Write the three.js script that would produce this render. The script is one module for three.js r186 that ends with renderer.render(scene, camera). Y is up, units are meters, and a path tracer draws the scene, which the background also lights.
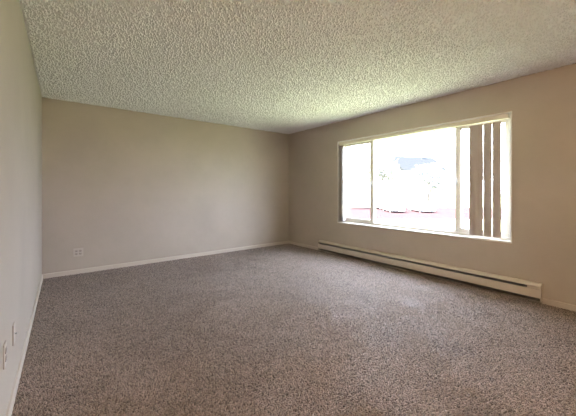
import * as THREE from 'three';
import { mergeGeometries } from 'three/addons/utils/BufferGeometryUtils.js';
import { RoundedBoxGeometry } from 'three/addons/geometries/RoundedBoxGeometry.js';
import { ImprovedNoise } from 'three/addons/math/ImprovedNoise.js';

// ---------------------------------------------------------------- camera, sky, sun, exposure
const scene = new THREE.Scene();
const renderer = new THREE.WebGLRenderer({ antialias: true });
renderer.toneMapping = THREE.LinearToneMapping;
renderer.toneMappingExposure = 1.0;
renderer.shadowMap.enabled = true;

const FOCAL = 288.5;                                   // in pixels of the 576 x 416 frame
const camera = new THREE.PerspectiveCamera(2 * Math.atan(208 / FOCAL) * 180 / Math.PI, 576 / 416, 0.05, 400);
const YAW = 37.87 * Math.PI / 180;                     // turned right from the back wall's normal
camera.position.set(0.23, 1.19, 5.09);
camera.lookAt(0.23 + Math.sin(YAW), 1.19, 5.09 - Math.cos(YAW));
camera.setViewOffset(576, 416, 0, 18, 576, 416);       // rising-front lens: the horizon sits above the middle

const SKY = 18, SUN = 145;
{
  const w = 256, h = 128, data = new Float32Array(w * h * 4);
  for (let y = 0; y < h; y++) {
    const e = Math.max(0, ((y + 0.5) / h - 0.5) * 2);  // 0 horizon .. 1 zenith
    const k = 1 + 2 * Math.sin(e * Math.PI / 2);      // thin even overcast: brighter overhead than at the horizon
    for (let x = 0; x < w; x++) {
      const o = (y * w + x) * 4;
      data[o] = SKY * 0.86 * k; data[o + 1] = SKY * 0.94 * k; data[o + 2] = SKY * 1.12 * k; data[o + 3] = 1;
    }
  }
  const sky = new THREE.DataTexture(data, w, h, THREE.RGBAFormat, THREE.FloatType);
  sky.mapping = THREE.EquirectangularReflectionMapping; sky.magFilter = THREE.LinearFilter; sky.needsUpdate = true;
  scene.background = sky;
}
const sun = new THREE.DirectionalLight(new THREE.Color().setRGB(1, 0.94, 0.84), SUN);
sun.name = 'sun';
sun.position.set(20 - 0.22 * 40, 0.80 * 40, -8 - 0.56 * 40);
sun.target.position.set(20, 0, -8);
sun.castShadow = true;
Object.assign(sun.shadow.camera, { left: -60, right: 60, top: 60, bottom: -60, near: 1, far: 160 });
sun.shadow.mapSize.set(4096, 4096);
scene.add(sun, sun.target);

// ---------------------------------------------------------------- helpers
let seed = 7;
const rnd = () => { seed = (seed + 0x6d2b79f5) | 0; let t = Math.imul(seed ^ (seed >>> 15), 1 | seed); t = (t + Math.imul(t ^ (t >>> 7), 61 | t)) ^ t; return ((t ^ (t >>> 14)) >>> 0) / 4294967296; };
const rr = (a, b) => a + (b - a) * rnd();
const noise = new ImprovedNoise();
const taken = new Map();
const numbered = (n) => { const k = taken.get(n) || 0; taken.set(n, k + 1); return k ? `${n}_${String(k).padStart(3, '0')}` : n; };
const shade = (o) => { o.castShadow = true; o.receiveShadow = true; return o; };
function box(x0, x1, y0, y1, z0, z1) {
  const g = new THREE.BoxGeometry(x1 - x0, y1 - y0, z1 - z0); g.translate((x0 + x1) / 2, (y0 + y1) / 2, (z0 + z1) / 2); return g;
}
function rbox(x0, x1, y0, y1, z0, z1, r = 0.003, seg = 2) {
  const g = new RoundedBoxGeometry(x1 - x0, y1 - y0, z1 - z0, seg, r); g.translate((x0 + x1) / 2, (y0 + y1) / 2, (z0 + z1) / 2); return g;
}
const merge = (list) => list.length === 1 ? list[0] : mergeGeometries(list.map((g) => { const q = g.index ? g.toNonIndexed() : g; for (const k of Object.keys(q.attributes)) if (!['position', 'normal', 'uv'].includes(k)) q.deleteAttribute(k); return q; }));
function metres(g) {                                    // uv in metres, by the way each face points
  const q = g.index ? g.toNonIndexed() : g, p = q.attributes.position, n = q.attributes.normal, uv = new Float32Array(p.count * 2);
  for (let i = 0; i < p.count; i += 3) {
    const ax = Math.abs(n.getX(i)), ay = Math.abs(n.getY(i)), az = Math.abs(n.getZ(i));
    for (let k = i; k < i + 3; k++) {
      const x = p.getX(k), y = p.getY(k), z = p.getZ(k);
      const [u, v] = ax >= ay && ax >= az ? [z, y] : ay >= az ? [x, z] : [x, y];
      uv[k * 2] = u; uv[k * 2 + 1] = v;
    }
  }
  q.setAttribute('uv', new THREE.BufferAttribute(uv, 2)); return q;
}
function part(name, geos, mat, parent) {
  const o = shade(new THREE.Mesh(Array.isArray(geos) ? merge(geos) : geos, mat)); o.name = name; parent.add(o); return o;
}
function struct(name, geos, mat, label) {
  const o = part(numbered(name), geos, mat, scene); o.userData = { kind: 'structure', label, category: name.split('_')[0] }; return o;
}
function thing(name, label, category, pos = [0, 0, 0], group) {
  const o = new THREE.Group(); o.name = numbered(name); o.position.set(...pos); o.userData = { label, category }; if (group) o.userData.group = group;
  scene.add(o); return o;
}
const rgb = (r, g, b) => new THREE.Color().setRGB(r, g, b);
const std = (c, roughness = 0.6, more = {}) => new THREE.MeshStandardMaterial({ color: c, roughness, ...more });
function noiseTexture(size, cell, octaves, range = [0, 1], gain = 0.5, z = 0) {   // tiling value noise, grey
  const a = new Float32Array(size * size); let amp = 1, total = 0;
  let s = (z * 7919 + 13) | 0; const r2 = () => { s = (s + 0x6d2b79f5) | 0; let t = Math.imul(s ^ (s >>> 15), 1 | s); t = (t + Math.imul(t ^ (t >>> 7), 61 | t)) ^ t; return ((t ^ (t >>> 14)) >>> 0) / 4294967296; };
  for (let o = 0, c = cell; o < octaves; o++, c *= 2, amp *= gain) {
    const grid = new Float32Array(c * c).map(r2); total += amp;
    for (let y = 0; y < size; y++) for (let x = 0; x < size; x++) {
      const fx = x / size * c, fy = y / size * c, x0 = fx | 0, y0 = fy | 0, tx = fx - x0, ty = fy - y0, sx = tx * tx * (3 - 2 * tx), sy = ty * ty * (3 - 2 * ty);
      const x1 = (x0 + 1) % c, y1 = (y0 + 1) % c;
      a[y * size + x] += amp * ((grid[y0 * c + x0] * (1 - sx) + grid[y0 * c + x1] * sx) * (1 - sy) + (grid[y1 * c + x0] * (1 - sx) + grid[y1 * c + x1] * sx) * sy);
    }
  }
  const d = new Uint8Array(size * size * 4);
  for (let i = 0; i < size * size; i++) { const v = Math.round(255 * (range[0] + (range[1] - range[0]) * a[i] / total)); d[i * 4] = d[i * 4 + 1] = d[i * 4 + 2] = v; d[i * 4 + 3] = 255; }
  const t = new THREE.DataTexture(d, size, size); t.wrapS = t.wrapT = THREE.RepeatWrapping; t.magFilter = THREE.LinearFilter; t.needsUpdate = true; return t;
}
function every(t, m, srgb) { const c = t.clone(); c.repeat.set(1 / m, 1 / m); if (srgb) c.colorSpace = THREE.SRGBColorSpace; c.needsUpdate = true; return c; }

// ---------------------------------------------------------------- sizes of the room
const W = 4.207, H = 2.44, D = 7.6, T = 0.16;           // back wall at z = 0, left wall at x = 0, window wall at x = W
const WZ0 = 1.462, WZ1 = 4.077, WY0 = 0.588, WY1 = 2.078; // window opening

const orangePeel = noiseTexture(512, 64, 3, [0, 1], 0.5, 1);
const patchy = noiseTexture(512, 4, 6, [0.9, 1], 0.6, 2);
const wallPaint = std(rgb(0.48, 0.425, 0.365), 0.55, { bumpMap: every(orangePeel, 0.6), bumpScale: 0.0006, map: every(patchy, 2.3, true) });
const trimPaint = std(rgb(0.55, 0.50, 0.44), 0.4);
const ceilingPaint = std(rgb(0.85, 0.855, 0.88), 0.9);
const carpetBase = std(rgb(0.11, 0.08, 0.06), 1, { bumpMap: every(noiseTexture(512, 64, 3, [0, 1], 0.6, 3), 0.7), bumpScale: 0.006 });
const darkBack = std(rgb(0.3, 0.28, 0.26), 0.9);

// ---------------------------------------------------------------- room shell
struct('floor', metres(box(-T, W + T, -0.22, -0.012, -T, D + T)), carpetBase, 'brown carpeted living room floor');
struct('ceiling', metres(box(-T, W + T, H, H + 0.14, -T, D + T)), ceilingPaint, 'off white popcorn textured ceiling');
struct('wall_back', metres(box(0, W, -0.012, H, -T, 0)), wallPaint, 'plain beige far wall with double outlet');
struct('wall_left', metres(box(-T, 0, -0.012, H, -T, D + T)), wallPaint, 'plain beige side wall running past the camera');
struct('wall_front', metres(box(0, W, -0.012, H, D, D + T)), wallPaint, 'plain beige wall behind the camera');
{
  const s = new THREE.Shape([[-T, -0.012], [D + T, -0.012], [D + T, H], [-T, H]].map(([a, b]) => new THREE.Vector2(a, b)));
  s.holes.push(new THREE.Path([[WZ0, WY0], [WZ0, WY1], [WZ1, WY1], [WZ1, WY0]].map(([a, b]) => new THREE.Vector2(a, b))));
  const g = new THREE.ExtrudeGeometry(s, { depth: T, bevelEnabled: false });
  g.rotateY(-Math.PI / 2); g.translate(W + T, 0, 0);     // shape x -> z, depth -> towards the room
  g.computeVertexNormals();
  struct('wall_right', metres(g), wallPaint, 'beige wall with the large picture window');
}
// baseboards with an eased upper edge
function baseboard(name, len, place, label) {
  const p = new THREE.Shape([[0, -0.012], [0.012, -0.012], [0.012, 0.05], [0.008, 0.056], [0, 0.057]].map(([a, b]) => new THREE.Vector2(a, b)));
  const g = new THREE.ExtrudeGeometry(p, { depth: len, bevelEnabled: false }); place(g); g.computeVertexNormals();
  struct(name, metres(g), trimPaint, label);
}
const HZ0 = 1.015, HZ1 = 4.335;                          // heater span along the window wall
baseboard('baseboard_back', W, (g) => { g.rotateY(Math.PI / 2); g.rotateZ(0); g.applyMatrix4(new THREE.Matrix4().set(1, 0, 0, 0, 0, 1, 0, 0, 0, 0, -1, 0, 0, 0, 0, 1)); }, 'low painted baseboard along the far wall');
baseboard('baseboard_left', D - 0.012, (g) => g.translate(0, 0, 0.012), 'low painted baseboard along the side wall');
baseboard('baseboard_right', HZ0 - 0.016, (g) => { g.rotateY(Math.PI); g.translate(W, 0, HZ0 - 0.004); }, 'short low baseboard between corner and heater');
baseboard('baseboard_right', D - HZ1 - 0.004, (g) => { g.rotateY(Math.PI); g.translate(W, 0, D); }, 'low baseboard beyond the end of the heater');
baseboard('baseboard_front', W - 0.03, (g) => { g.rotateY(Math.PI / 2); g.translate(0.015, 0, D); }, 'low painted baseboard behind the camera');

// outside shell of the house: siding courses on the window wall, roof with an eave
const siding = std(rgb(0.62, 0.6, 0.56), 0.7);
struct('roof', [box(-0.6, W + T + 0.15, H + 0.14, H + 0.3, -0.6, D + 0.6)], darkBack, 'flat roof and eave of the building');
struct('foundation', [box(-T, W + T, -1.76, -0.22, -T, D + T)], siding, 'foundation wall below the room');

// ---------------------------------------------------------------- carpet pile and popcorn texture
const floorMesh = scene.getObjectByName('floor'), ceilingMesh = scene.getObjectByName('ceiling');
{
  // a tuft: a short twisted yarn end, bent over; tip leans along +x
  const g = new THREE.CylinderGeometry(0.0027, 0.004, 0.014, 6, 3, false), p = g.attributes.position;
  for (let i = 0; i < p.count; i++) {
    const h = (p.getY(i) + 0.007) / 0.014, a = h * 1.1, x = p.getX(i), z = p.getZ(i);
    p.setXYZ(i, x * Math.cos(a) - z * Math.sin(a) + 0.003 * h * h, p.getY(i) + 0.005, x * Math.sin(a) + z * Math.cos(a));
  }
  g.computeVertexNormals();
  const pile = new THREE.MeshPhysicalMaterial({ color: 0xffffff, roughness: 0.6, sheen: 1, sheenRoughness: 1, sheenColor: rgb(1, 0.94, 0.9) });
  const step = 0.0079, nx = Math.floor((W - 0.02) / step), nz = Math.floor(5.7 / step), n = nx * nz;
  const im = new THREE.InstancedMesh(g, pile, n), m = new THREE.Matrix4(), e = new THREE.Euler(), q = new THREE.Quaternion(), s = new THREE.Vector3(), v = new THREE.Vector3(), c = new THREE.Color();
  let k = 0;
  for (let i = 0; i < nx; i++) for (let j = 0; j < nz; j++) {
    const x = 0.014 + (i + rr(0, 1)) * step, z = 0.014 + (j + rr(0, 1)) * step;
    // the nap lies in swathes: foot and vacuum tracks turn it
    const lie = 2.2 * noise.noise(x * 1.3, 3.1, z * 1.3) + 1.4 * noise.noise(x * 3.7, 8.2, z * 3.7);
    const lean = 0.12 + 0.34 * Math.abs(noise.noise(x * 3.1 + 9, 1.7, z * 3.1)) + rr(-0.2, 0.25);
    e.set(0, lie * 2.4 + rr(-1.2, 1.2), -lean, 'YXZ'); q.setFromEuler(e);
    const size = rr(0.75, 1.35); s.set(size, rr(0.75, 1.25), size); v.set(x, -0.012, z);
    im.setMatrixAt(k, m.compose(v, q, s));
    const t = rnd(), l = (t < 0.22 ? rr(0.18, 0.42) : t < 0.75 ? rr(0.7, 1.1) : rr(1.15, 1.6)) * (1 + 0.12 * noise.noise(x * 2.3, 5, z * 2.3));
    c.setRGB(0.222 * l, 0.18 * l, 0.16 * l); im.setColorAt(k++, c);
  }
  im.name = 'carpet_pile'; im.userData = { kind: 'stuff', label: 'taupe and brown twisted carpet pile' }; floorMesh.add(shade(im));
}
{
  const g = new THREE.IcosahedronGeometry(1, 1), p = g.attributes.position;
  for (let i = 0; i < p.count; i++) {
    const x = p.getX(i), y = p.getY(i), z = p.getZ(i), f = 1 + 0.35 * noise.noise(x * 2 + 4, y * 2, z * 2);
    p.setXYZ(i, x * f, y * f, z * f);
  }
  g.computeVertexNormals();
  const depth = 5.9, n = 110000, im = new THREE.InstancedMesh(g, ceilingPaint, n), m = new THREE.Matrix4(), q = new THREE.Quaternion(), s = new THREE.Vector3(), v = new THREE.Vector3();
  for (let k = 0; k < n; k++) {
    const x = rr(0.01, W - 0.01), z = rr(0.01, depth), r = 0.0038 + 0.0062 * Math.pow(rnd(), 1.5);
    q.setFromEuler(new THREE.Euler(0, rr(0, 6.28), 0)); s.set(r * rr(0.8, 1.5), r * rr(0.9, 1.7), r * rr(0.8, 1.2)); v.set(x, H, z);
    im.setMatrixAt(k, m.compose(v, q, s));
  }
  im.name = 'popcorn_texture'; im.userData = { kind: 'stuff', label: 'rough sprayed popcorn grains' }; ceilingMesh.add(shade(im));
}

// ---------------------------------------------------------------- window
const vinyl = std(rgb(0.78, 0.77, 0.74), 0.35), rubber = std(rgb(0.04, 0.04, 0.04), 0.7), metal = std(rgb(0.62, 0.62, 0.62), 0.35, { metalness: 1 });
const glass = new THREE.MeshPhysicalMaterial({ color: 0xffffff, roughness: 0.0, transmission: 1, thickness: 0, ior: 1.5 });
const win = thing('window_1', 'wide three panel sliding picture window in white frame', 'window');
win.userData.kind = 'structure';
{
  // liner: four boards that wrap the opening, a hair proud of the wall
  const t = 0.014, x0 = W - 0.005, x1 = W + T;
  part('liner_board', rbox(x0, x1, WY0, WY0 + t + 0.004, WZ0, WZ1), vinyl, win);
  part('liner_board', rbox(x0, x1, WY1 - t, WY1, WZ0, WZ1), vinyl, win);
  part('liner_board', rbox(x0, x1, WY0 + t + 0.004, WY1 - t, WZ0, WZ0 + t), vinyl, win);
  part('liner_board', rbox(x0, x1, WY0 + t + 0.004, WY1 - t, WZ1 - t, WZ1), vinyl, win);
  const a0 = WZ0 + t, a1 = WZ1 - t, b0 = WY0 + t + 0.004, b1 = WY1 - t, f = 0.035, fx0 = W + 0.09, fx1 = W + T;
  // outer frame
  part('frame', [rbox(fx0, fx1, b0, b0 + f, a0, a1), rbox(fx0, fx1, b1 - f, b1, a0, a1), rbox(fx0, fx1, b0 + f, b1 - f, a0, a0 + f), rbox(fx0, fx1, b0 + f, b1 - f, a1 - f, a1)], vinyl, win);
  const m0 = 2.135, m1 = 3.478, yb = b0 + f, yt = b1 - f;
  part('mullion', rbox(fx0 + 0.012, fx1, yb, yt, m0 - 0.032, m0 + 0.032), vinyl, win);
  part('mullion', rbox(fx0 + 0.012, fx1, yb, yt, m1 - 0.032, m1 + 0.032), vinyl, win);
  // the two sliding sashes in front of the fixed middle light
  const sash = (z0, z1, latchZ) => {
    const s = new THREE.Group(); s.name = 'sash'; win.add(s);
    const w = 0.05, xa = fx0 + 0.006, xb = fx0 + 0.034;
    part('sash_frame', [rbox(xa, xb, yb, yb + w, z0, z1), rbox(xa, xb, yt - w, yt, z0, z1), rbox(xa, xb, yb + w, yt - w, z0, z0 + w), rbox(xa, xb, yb + w, yt - w, z1 - w, z1)], vinyl, s);
    part('gasket', [box(xa - 0.0006, xa + 0.002, yb + w - 0.004, yb + w, z0 + w, z1 - w), box(xa - 0.0006, xa + 0.002, yt - w, yt - w + 0.004, z0 + w, z1 - w)], rubber, s);
    const p = part('pane', box(xa + 0.013, xa + 0.0131, yb + w - 0.006, yt - w + 0.006, z0 + w - 0.006, z1 - w + 0.006), glass, s);
    p.castShadow = false;
    part('latch', [rbox(xa - 0.016, xa, 1.26, 1.345, latchZ - 0.009, latchZ + 0.009, 0.004), rbox(xa - 0.026, xa - 0.012, 1.285, 1.32, latchZ - 0.006, latchZ + 0.006, 0.004)], metal, s);
  };
  sash(a0 + f - 0.006, m0 + 0.034, m0 + 0.008);
  sash(m1 - 0.034, a1 - f + 0.006, m1 - 0.008);
  const xm = fx0 + 0.05;
  part('middle_frame', [rbox(xm - 0.012, xm + 0.012, yb, yb + 0.02, m0 + 0.032, m1 - 0.032), rbox(xm - 0.012, xm + 0.012, yt - 0.02, yt, m0 + 0.032, m1 - 0.032)], vinyl, win);
  const p = part('pane', box(xm, xm + 0.0001, yb + 0.012, yt - 0.012, m0 + 0.01, m1 - 0.01), glass, win);
  p.castShadow = false;
}

// ---------------------------------------------------------------- vertical blind
{
  const pvc = std(rgb(0.44, 0.395, 0.37), 0.5, { bumpMap: every(noiseTexture(256, 32, 3, [0, 1], 0.5, 5), 0.12), bumpScale: 0.0003 });
  const rail = std(rgb(0.68, 0.64, 0.54), 0.4);
  const b = thing('vertical_blind', 'vertical blind with taupe vanes drawn open across the window', 'blind', [W + 0.045, 0, 0]);
  const top = WY1 - 0.015, rb = top - 0.05;
  const z0 = WZ0 + 0.02, z1 = WZ1 - 0.045;
  const p = new THREE.Shape([[-0.02, 0], [0.02, 0], [0.02, 0.05], [-0.02, 0.05]].map(([x, y]) => new THREE.Vector2(x, y)));
  const slot = new THREE.Path([[-0.005, 0.0015], [-0.012, 0.004], [-0.012, 0.028], [0.012, 0.028], [0.012, 0.004], [0.005, 0.0015]].map(([x, y]) => new THREE.Vector2(x, y)));
  p.holes.push(slot);
  const g = new THREE.ExtrudeGeometry(p, { depth: z1 - z0, bevelEnabled: false }); g.translate(0, rb, z0);
  part('headrail', g, rail, b);
  part('rail_end_cap', rbox(-0.022, 0.022, rb - 0.001, top + 0.0005, z0 - 0.004, z0 + 0.004, 0.002), rail, b);
  part('rail_end_cap', rbox(-0.022, 0.022, rb - 0.001, top + 0.0005, z1 - 0.004, z1 + 0.004, 0.002), rail, b);
  // one vane: a curved strip, 89 mm wide, with a punched top held by a clip
  const vw = 0.089, vt = 0.0011, yb = WY0 + 0.042, yt = rb - 0.022, n = 8, outline = [];
  for (let i = 0; i <= n; i++) { const a = i / n - 0.5; outline.push(new THREE.Vector2(a * vw, 0.005 * (0.25 - a * a) * 4)); }
  for (let i = n; i >= 0; i--) { const a = i / n - 0.5; outline.push(new THREE.Vector2(a * vw, 0.005 * (0.25 - a * a) * 4 - vt)); }
  const vg = new THREE.ExtrudeGeometry(new THREE.Shape(outline), { depth: yt - yb, bevelEnabled: false });
  vg.rotateX(-Math.PI / 2); vg.translate(0, yb, 0);      // width along x, height along y
  const cg = merge([rbox(-0.006, 0.006, yt - 0.012, yt + 0.006, -0.003, 0.003, 0.001, 1), box(-0.002, 0.002, yt + 0.004, rb + 0.006, -0.002, 0.002)]);
  const vane = (x, z, turn) => {
    const v = part('vane', vg, pvc, b); v.position.set(x, 0, z); v.rotation.y = turn;
    const c = part('vane_clip', cg, rail, v); c.position.set(0, 0, 0.002);
  };
  // stacked at the far end, edge to the room
  for (let i = 0; i < 7; i++) vane(-0.002, WZ0 + 0.036 + i * 0.016, 0.1 + 0.03 * (i % 2));
  // hanging closed near the other end
  vane(-0.004, 3.674, Math.PI / 2 + 0.05); vane(0.006, 3.730, Math.PI / 2 + 0.12);
  vane(0.0, 3.825, Math.PI / 2 - 0.14); vane(-0.002, 3.919, Math.PI / 2 - 0.06);
}

// ---------------------------------------------------------------- baseboard heater
{
  const enamel = std(rgb(0.57, 0.515, 0.45), 0.35), shadedSteel = std(rgb(0.2, 0.19, 0.18), 0.5, { metalness: 1 }), fin = std(rgb(0.5, 0.5, 0.51), 0.4, { metalness: 1 });  // steel tone darkened: shade of the heater's inside put into its colour
  const h = thing('baseboard_heater', 'long cream electric baseboard heater under the window', 'heater', [W, 0, 0]);
  const sheet = (pts, z0, z1) => {                       // pts: outline as (distance from the wall, height)
    const g = new THREE.ExtrudeGeometry(new THREE.Shape(pts.map(([d, y]) => new THREE.Vector2(-d, y)).reverse()), { depth: z1 - z0, bevelEnabled: false });
    g.translate(0, 0, z0); g.computeVertexNormals(); return g;
  };
  const a = HZ0 + 0.03, c = HZ1 - 0.11;
  part('back_panel', sheet([[0, 0.028], [0.003, 0.028], [0.003, 0.2], [0, 0.2]], HZ0, HZ1), shadedSteel, h);  // dark panel colour paints the shade seen through the upper slot
  part('top_hood', sheet([[0.0, 0.2], [0.0, 0.206], [0.036, 0.206], [0.062, 0.18], [0.062, 0.174], [0.0595, 0.174], [0.0595, 0.178], [0.035, 0.2025], [0.004, 0.2025]], HZ0, HZ1), enamel, h);
  part('front_cover', sheet([[0.066, 0.06], [0.066, 0.147], [0.0645, 0.149], [0.063, 0.147], [0.063, 0.06]], HZ0 + 0.004, HZ1 - 0.004), enamel, h);
  // blanking strips that close the upper slot at both ends, the longer one over the wiring
  part('slot_cover', rbox(-0.064, -0.003, 0.15, 0.174, c, HZ1 - 0.004, 0.001), enamel, h);
  part('slot_cover', rbox(-0.064, -0.003, 0.15, 0.174, HZ0 + 0.004, a, 0.001), enamel, h);
  const cap = [[0, 0.026], [0.068, 0.026], [0.068, 0.181], [0.038, 0.208], [0, 0.208]];
  part('end_cap', sheet(cap, HZ0 - 0.0035, HZ0 + 0.004), enamel, h);
  part('end_cap', sheet(cap, HZ1 - 0.004, HZ1 + 0.0035), enamel, h);
  part('shade_pan', sheet([[0.003, 0.028], [0.052, 0.028], [0.052, 0.036], [0.05, 0.036], [0.05, 0.03], [0.003, 0.03]], HZ0 + 0.004, HZ1 - 0.004), shadedSteel, h);  // added dark pan, stands in for the shade in the gap below the cover
  const tube = new THREE.CylinderGeometry(0.006, 0.006, c - a, 8); tube.rotateX(Math.PI / 2); tube.translate(-0.032, 0.1, (a + c) / 2);
  const el = part('heating_element', tube, fin, h), fins = [];
  for (let z = a + 0.02; z < c - 0.02; z += 0.009) fins.push(box(-0.058, -0.006, 0.07, 0.168, z, z + 0.0006));
  const fm = part('fins', fins, fin, el); fm.userData = { kind: 'stuff' };
  for (const z of [a + 0.5, a + 1.1, a + 1.7, a + 2.3, a + 2.8]) part('bracket', box(-0.05, -0.003, 0.169, 0.1705, z, z + 0.02), shadedSteel, h);
}

// ---------------------------------------------------------------- outlets
{
  const plastic = std(rgb(0.5, 0.45, 0.4), 0.4), almond = std(rgb(0.36, 0.32, 0.29), 0.4), dark = std(rgb(0.03, 0.03, 0.03), 0.6);
  const plate = (gangs) => rbox(-0.035 - 0.023 * (gangs - 1), 0.035 + 0.023 * (gangs - 1), -0.0575, 0.0575, 0, 0.006, 0.0025, 3);
  const faceShape = () => { const s = new THREE.Shape(); const r = 0.017, f = 0.0135; const a = Math.asin(f / r); s.absarc(0, 0, r, -a, a, false); s.absarc(0, 0, r, Math.PI - a, Math.PI + a, false); s.closePath(); return new THREE.ExtrudeGeometry(s, { depth: 0.003, bevelEnabled: true, bevelSize: 0.0006, bevelThickness: 0.0006, bevelSegments: 1, curveSegments: 8 }); };
  const fg = faceShape(); fg.translate(0, 0, 0.0055);
  const slots = merge([box(-0.0078, -0.0058, -0.001, 0.0075, 0.0088, 0.0096), box(0.0058, 0.0078, 0, 0.0065, 0.0088, 0.0096), (() => { const g = new THREE.CylinderGeometry(0.0028, 0.0028, 0.0008, 8); g.rotateX(Math.PI / 2); g.translate(0, -0.0075, 0.0092); return g; })()]);
  const screw = new THREE.CylinderGeometry(0.0032, 0.0032, 0.0016, 10); screw.rotateX(Math.PI / 2); screw.translate(0, 0, 0.0065);
  const outlet = (name, label, pos, turn, gangs, coax) => {
    const o = thing(name, label, 'outlet', pos); o.rotation.y = turn;
    part('cover_plate', plate(gangs), plastic, o);
    for (let k = 0; k < gangs; k++) {
      const x = (k - (gangs - 1) / 2) * 0.046;
      if (coax) {
        const g = new THREE.CylinderGeometry(0.0048, 0.0048, 0.012, 10); g.rotateX(Math.PI / 2); g.translate(0, 0, 0.011); part('coax_jack', g, metal, o);
        for (const y of [-0.042, 0.042]) part('screw', screw, metal, o).position.set(0, y, 0);
        continue;
      }
      for (const y of [-0.0195, 0.0195]) { const r = part('receptacle', fg, almond, o); r.position.set(x, y, 0); part('slots', slots, dark, r); }
      part('screw', screw, metal, o).position.set(x, 0, 0);
    }
    return o;
  };
  outlet('wall_outlet', 'double gang electrical outlet low on the far wall', [0.395, 0.3, 0], 0, 2);
  outlet('wall_outlet', 'electrical outlet low on the side wall, nearest the camera', [0, 0.385, 3.125], Math.PI / 2, 1);
  outlet('cable_outlet', 'small cable wall plate on the side wall, farther from the camera', [0, 0.36, 2.80], Math.PI / 2, 1, true);
}

// ---------------------------------------------------------------- ceiling lamp behind the camera
const LAMP = 10.5;
{
  const l = thing('ceiling_light', 'round frosted ceiling light behind the camera', 'lamp', [0.62, H, 5.95]);
  const warm = rgb(1.0, 0.66, 0.38);
  const g = new THREE.CylinderGeometry(0.17, 0.17, 0.025, 32); g.translate(0, -0.0125, 0); part('base', g, metal, l);
  const pts = []; for (let i = 0; i <= 10; i++) { const a = i / 10 * Math.PI / 2; pts.push(new THREE.Vector2(0.155 * Math.sin(a) + 1e-4, -0.025 - 0.085 * Math.cos(a))); }
  part('glass_shade', new THREE.LatheGeometry(pts, 32), new THREE.MeshStandardMaterial({ color: 0xffffff, roughness: 0.4, emissive: warm, emissiveIntensity: 2 }), l);
  const p = new THREE.PointLight(warm, LAMP); p.name = 'ceiling_bulb'; p.position.set(0, -0.2, 0); p.castShadow = true; p.shadow.radius = 4; l.add(p);
}

// ---------------------------------------------------------------- outside
const G = -1.76;                                         // ground level outside
const along = (depth, side) => [camera0.x + depth * F.x + side * R.x, camera0.z + depth * F.z + side * R.z];
const camera0 = { x: 0.222, z: 5.09 }, F = { x: 0.615, z: -0.7885 }, R = { x: 0.7885, z: 0.615 };   // the street's own axes: across it and along it
const streetTurn = Math.atan2(-R.z, R.x);
{
  const grassTex = every(noiseTexture(512, 16, 6, [0.72, 1], 0.7, 9), 4, true);
  const grass = std(rgb(0.17, 0.19, 0.095), 1, { map: grassTex }), asphalt = new THREE.MeshPhysicalMaterial({ color: rgb(0.031, 0.0195, 0.0205), roughness: 1, specularIntensity: 0, map: grassTex }), conc = std(rgb(0.34, 0.33, 0.31), 0.9, { map: grassTex });
  const slab = (name, d0, d1, s0, s1, y0, y1, mat, label) => {
    const g = metres(box(s0, s1, y0, y1, -d1, -d0)); const o = struct(name, g, mat, label);
    o.position.set(camera0.x, 0, camera0.z); o.rotation.y = streetTurn; return o;
  };
  slab('lawn', -60, 27, -120, 120, G - 0.3, G, grass, 'sunlit green lawn outside the window');
  slab('sidewalk', 27, 28.3, -120, 120, G - 0.3, G + 0.02, conc, 'pale sidewalk along the parking lot');
  slab('curb', 28.3, 28.5, -120, 120, G - 0.3, G + 0.06, conc, 'concrete curb of the parking lot');
  slab('road', 28.5, 49, -120, 120, G - 0.3, G - 0.06, asphalt, 'reddish paved parking lot');
  slab('lawn', 49, 160, -120, 120, G - 0.3, G, grass, 'green bank behind the parked cars');
}
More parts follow.
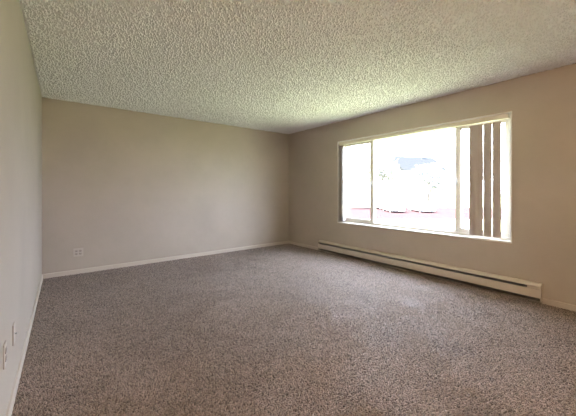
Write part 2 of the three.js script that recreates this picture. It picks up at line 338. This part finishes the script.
// parked cars, seen from the front
{
  const carGlass = new THREE.MeshPhysicalMaterial({ color: rgb(0.008, 0.009, 0.01), roughness: 0.2, specularIntensity: 0.35 }), tyre = std(rgb(0.02, 0.02, 0.02), 0.8), chrome = std(rgb(0.6, 0.6, 0.6), 0.25, { metalness: 1 }), lampMat = std(rgb(0.7, 0.7, 0.7), 0.1);
  const ext = (pts, w, bevel = 0.06) => { const g = new THREE.ExtrudeGeometry(new THREE.Shape(pts.map(([x, y]) => new THREE.Vector2(x, y))), { depth: w - 2 * bevel, bevelEnabled: true, bevelSize: bevel, bevelThickness: bevel, bevelSegments: 2 }); g.translate(0, 0, -w / 2 + bevel); return g; };
  const car = (depth, side, turn, color, label) => {
    const [x, z] = along(depth, side), c = thing('parked_car', label, 'car', [x, G - 0.06, z]); c.rotation.y = turn;
    const paint = new THREE.MeshPhysicalMaterial({ color, roughness: 0.4, clearcoat: 1, clearcoatRoughness: 0.05 });
    part('body', ext([[-2.1, 0.32], [2.1, 0.32], [2.15, 0.6], [1.95, 0.82], [1.0, 0.92], [-1.75, 0.98], [-2.12, 0.86], [-2.18, 0.5]], 1.74), paint, c);
    part('roof', ext([[-1.5, 0.95], [0.95, 0.9], [0.25, 1.4], [0.0, 1.44], [-0.95, 1.43]], 1.5, 0.05), paint, c);
    const ws = new THREE.BufferGeometry();                // windscreen and rear window: slabs that follow the slope
    const slope = (x0, y0, x1, y1, w, t) => { const g = new THREE.BoxGeometry(Math.hypot(x1 - x0, y1 - y0), t, w); g.rotateZ(Math.atan2(y1 - y0, x1 - x0)); g.translate((x0 + x1) / 2, (y0 + y1) / 2, 0); return g; };
    ws.dispose();
    part('windscreen', slope(1.03, 0.95, 0.36, 1.42, 1.36, 0.05), carGlass, c);
    part('rear_window', slope(-1.53, 1.0, -1.05, 1.42, 1.3, 0.05), carGlass, c);
    for (const s of [-1, 1]) {
      const side_ = new THREE.Shape([[-1.25, 1.0], [0.72, 0.97], [0.2, 1.34], [-0.88, 1.35]].map(([a, b]) => new THREE.Vector2(a, b)));
      const g = new THREE.ExtrudeGeometry(side_, { depth: 0.02, bevelEnabled: false }); g.translate(0, 0, s * 0.755 - 0.01); part('side_window', g, carGlass, c);
      for (const wx of [-1.3, 1.35]) {
        const t = new THREE.CylinderGeometry(0.32, 0.32, 0.2, 24); t.rotateX(Math.PI / 2); t.translate(wx, 0.32, s * 0.79); const wheel = part('wheel', t, tyre, c);
        const hub = new THREE.CylinderGeometry(0.18, 0.2, 0.03, 16); hub.rotateX(Math.PI / 2); hub.translate(wx, 0.32, s * 0.895); part('hubcap', hub, chrome, wheel);
      }
      part('headlight', rbox(2.1, 2.2, 0.58, 0.72, s * 0.62 - 0.16, s * 0.62 + 0.16, 0.03), lampMat, c);
      part('door_mirror', rbox(0.72, 0.88, 0.98, 1.1, s * 0.95 - 0.08, s * 0.95 + 0.08, 0.03), paint, c);
    }
    part('grille', rbox(2.14, 2.215, 0.42, 0.56, -0.42, 0.42, 0.02), rubber, c);
    return c;
  };
  const facing = Math.atan2(F.z, -F.x);                   // front towards the window
  car(40, 14.5, facing, rgb(0.75, 0.75, 0.75), 'white parked car, first of the two facing the window');
  car(40, 18.4, facing + 0.05, rgb(0.6, 0.62, 0.66), 'silver parked car, second of the two facing the window');
  car(46, 14.9, facing + 0.1, rgb(0.7, 0.68, 0.62), 'pale parked car behind the white one, partly hidden');
}
// house behind the parking lot
{
  const wallM = std(rgb(0.55, 0.53, 0.5), 0.8), roofM = new THREE.MeshPhysicalMaterial({ color: rgb(0.0178, 0.0192, 0.0205), roughness: 1, specularIntensity: 0 }), frameM = std(rgb(0.8, 0.8, 0.8), 0.5), paneM = std(rgb(0.05, 0.06, 0.08), 0.1);
  const [x, z] = along(72, 31), h = thing('house', 'pale house with blue grey roof beyond the parking lot', 'house', [x, G, z]); h.rotation.y = streetTurn + 0.3;
  part('walls', box(-6, 6, 0, 7.6, -4, 4), wallM, h);
  const rs = new THREE.Shape([[-4.7, 7.5], [4.7, 7.5], [0, 11.2]].map(([a, b]) => new THREE.Vector2(a, b)));
  const g = new THREE.ExtrudeGeometry(rs, { depth: 12.8, bevelEnabled: false }); g.rotateY(Math.PI / 2); g.translate(-6.4, 0, 0);
  const roof = part('roof', g, roofM, h); part('chimney', box(2.2, 3.0, 9.2, 12.2, -0.9, -0.1), wallM, roof);
  for (const wy of [1.0, 4.6]) for (const wx of [-4, -1.3, 1.3, 4]) {
    if (wy === 1.0 && wx === 1.3) continue;
    const f = part('window', merge([box(wx - 0.7, wx + 0.7, wy, wy + 0.08, 3.98, 4.06), box(wx - 0.7, wx + 0.7, wy + 1.52, wy + 1.6, 3.98, 4.06), box(wx - 0.7, wx - 0.62, wy + 0.08, wy + 1.52, 3.98, 4.06), box(wx + 0.62, wx + 0.7, wy + 0.08, wy + 1.52, 3.98, 4.06)]), frameM, h);
    part('pane', box(wx - 0.62, wx + 0.62, wy + 0.08, wy + 1.52, 3.99, 4.02), paneM, f);
  }
  const d = part('door', box(0.8, 1.8, 0.05, 2.15, 3.98, 4.05), roofM, h); part('door_knob', new THREE.SphereGeometry(0.05, 8, 6).translate(0.92, 1.05, 4.08), metal, d);
}
// trees
{
  const bark = std(rgb(0.13, 0.1, 0.08), 0.95);
  const leafMats = [rgb(0.24, 0.25, 0.225), rgb(0.28, 0.29, 0.265), rgb(0.17, 0.18, 0.185)].map((c) => new THREE.MeshPhysicalMaterial({ color: c, roughness: 0.8, transmission: 0.35, thickness: 0 }));
  const leafGeo = (n, rx, ry, size) => {
    const pos = new Float32Array(n * 12), idx = [];
    const lobes = Array.from({ length: 9 }, () => { const a = rr(0, 6.28), b = rr(-0.8, 1); return [Math.cos(a) * rr(0.2, 0.6), b * 0.55, Math.sin(a) * rr(0.2, 0.6), rr(0.32, 0.5)]; });
    const v = new THREE.Vector3(), u = new THREE.Vector3(), w = new THREE.Vector3();
    for (let i = 0; i < n; i++) {
      const L = lobes[i % lobes.length]; v.set(rr(-1, 1), rr(-1, 1), rr(-1, 1)).normalize().multiplyScalar(L[3] * Math.pow(rnd(), 0.35));
      const px = (L[0] + v.x) * rx, py = (L[1] + v.y) * ry, pz = (L[2] + v.z) * rx;
      u.set(rr(-1, 1), rr(-0.6, 0.6), rr(-1, 1)).normalize(); w.set(rr(-1, 1), rr(-1, 1), rr(-1, 1)).cross(u).normalize();
      const s = size * rr(0.6, 1.3), o = i * 12;
      [[-1, 0], [0, 0.5], [1, 0], [0, -0.5]].forEach(([a, b], k) => { pos[o + k * 3] = px + (u.x * a + w.x * b) * s; pos[o + k * 3 + 1] = py + (u.y * a + w.y * b) * s; pos[o + k * 3 + 2] = pz + (u.z * a + w.z * b) * s; });
      idx.push(i * 4, i * 4 + 1, i * 4 + 2, i * 4, i * 4 + 2, i * 4 + 3);
    }
    const g = new THREE.BufferGeometry(); g.setAttribute('position', new THREE.BufferAttribute(pos, 3)); g.setIndex(idx); g.computeVertexNormals(); return g;
  };
  const limb = (p0, p1, r0, r1) => { const d = new THREE.Vector3().subVectors(p1, p0), g = new THREE.CylinderGeometry(r1, r0, d.length(), 8); g.translate(0, d.length() / 2, 0); g.applyQuaternion(new THREE.Quaternion().setFromUnitVectors(new THREE.Vector3(0, 1, 0), d.normalize())); g.translate(p0.x, p0.y, p0.z); return g; };
  const tree = (depth, side, height, rx, kind, n, label) => {
    const [x, z] = along(depth, side), t = thing('tree', label, 'tree', [x, G, z], 'trees beyond the parking lot');
    const top = new THREE.Vector3(0, height * 0.62, 0), limbs = [limb(new THREE.Vector3(), top, 0.3, 0.1)];
    for (let i = 0; i < 7; i++) { const a = i * 2.4, y = height * rr(0.3, 0.5); limbs.push(limb(new THREE.Vector3(0, y, 0), new THREE.Vector3(Math.cos(a) * rx * 0.6, y + height * 0.25, Math.sin(a) * rx * 0.6), 0.1, 0.03)); }
    part('trunk', limbs, bark, t);
    const c = part('crown', leafGeo(n, rx, height * 0.4, 0.34), leafMats[kind], t); c.position.y = height * 0.62;
  };
  tree(50, 9.5, 11, 4.2, 1, 1600, 'slim pale green tree beyond the parking lot, seen through the narrow far panel');
  tree(54, 17.5, 12, 5.0, 0, 2400, 'broad green tree beyond the parked cars, just left of the house');
  tree(58, 28.5, 8.5, 4.0, 2, 2000, 'dark bushy tree in front of the house');
  tree(52, 33.5, 13, 4.6, 1, 2000, 'tall pale tree seen past the hanging blind vanes');
  tree(80, 24, 14, 6, 2, 2400, 'large distant tree behind the house');
}

renderer.render(scene, camera);
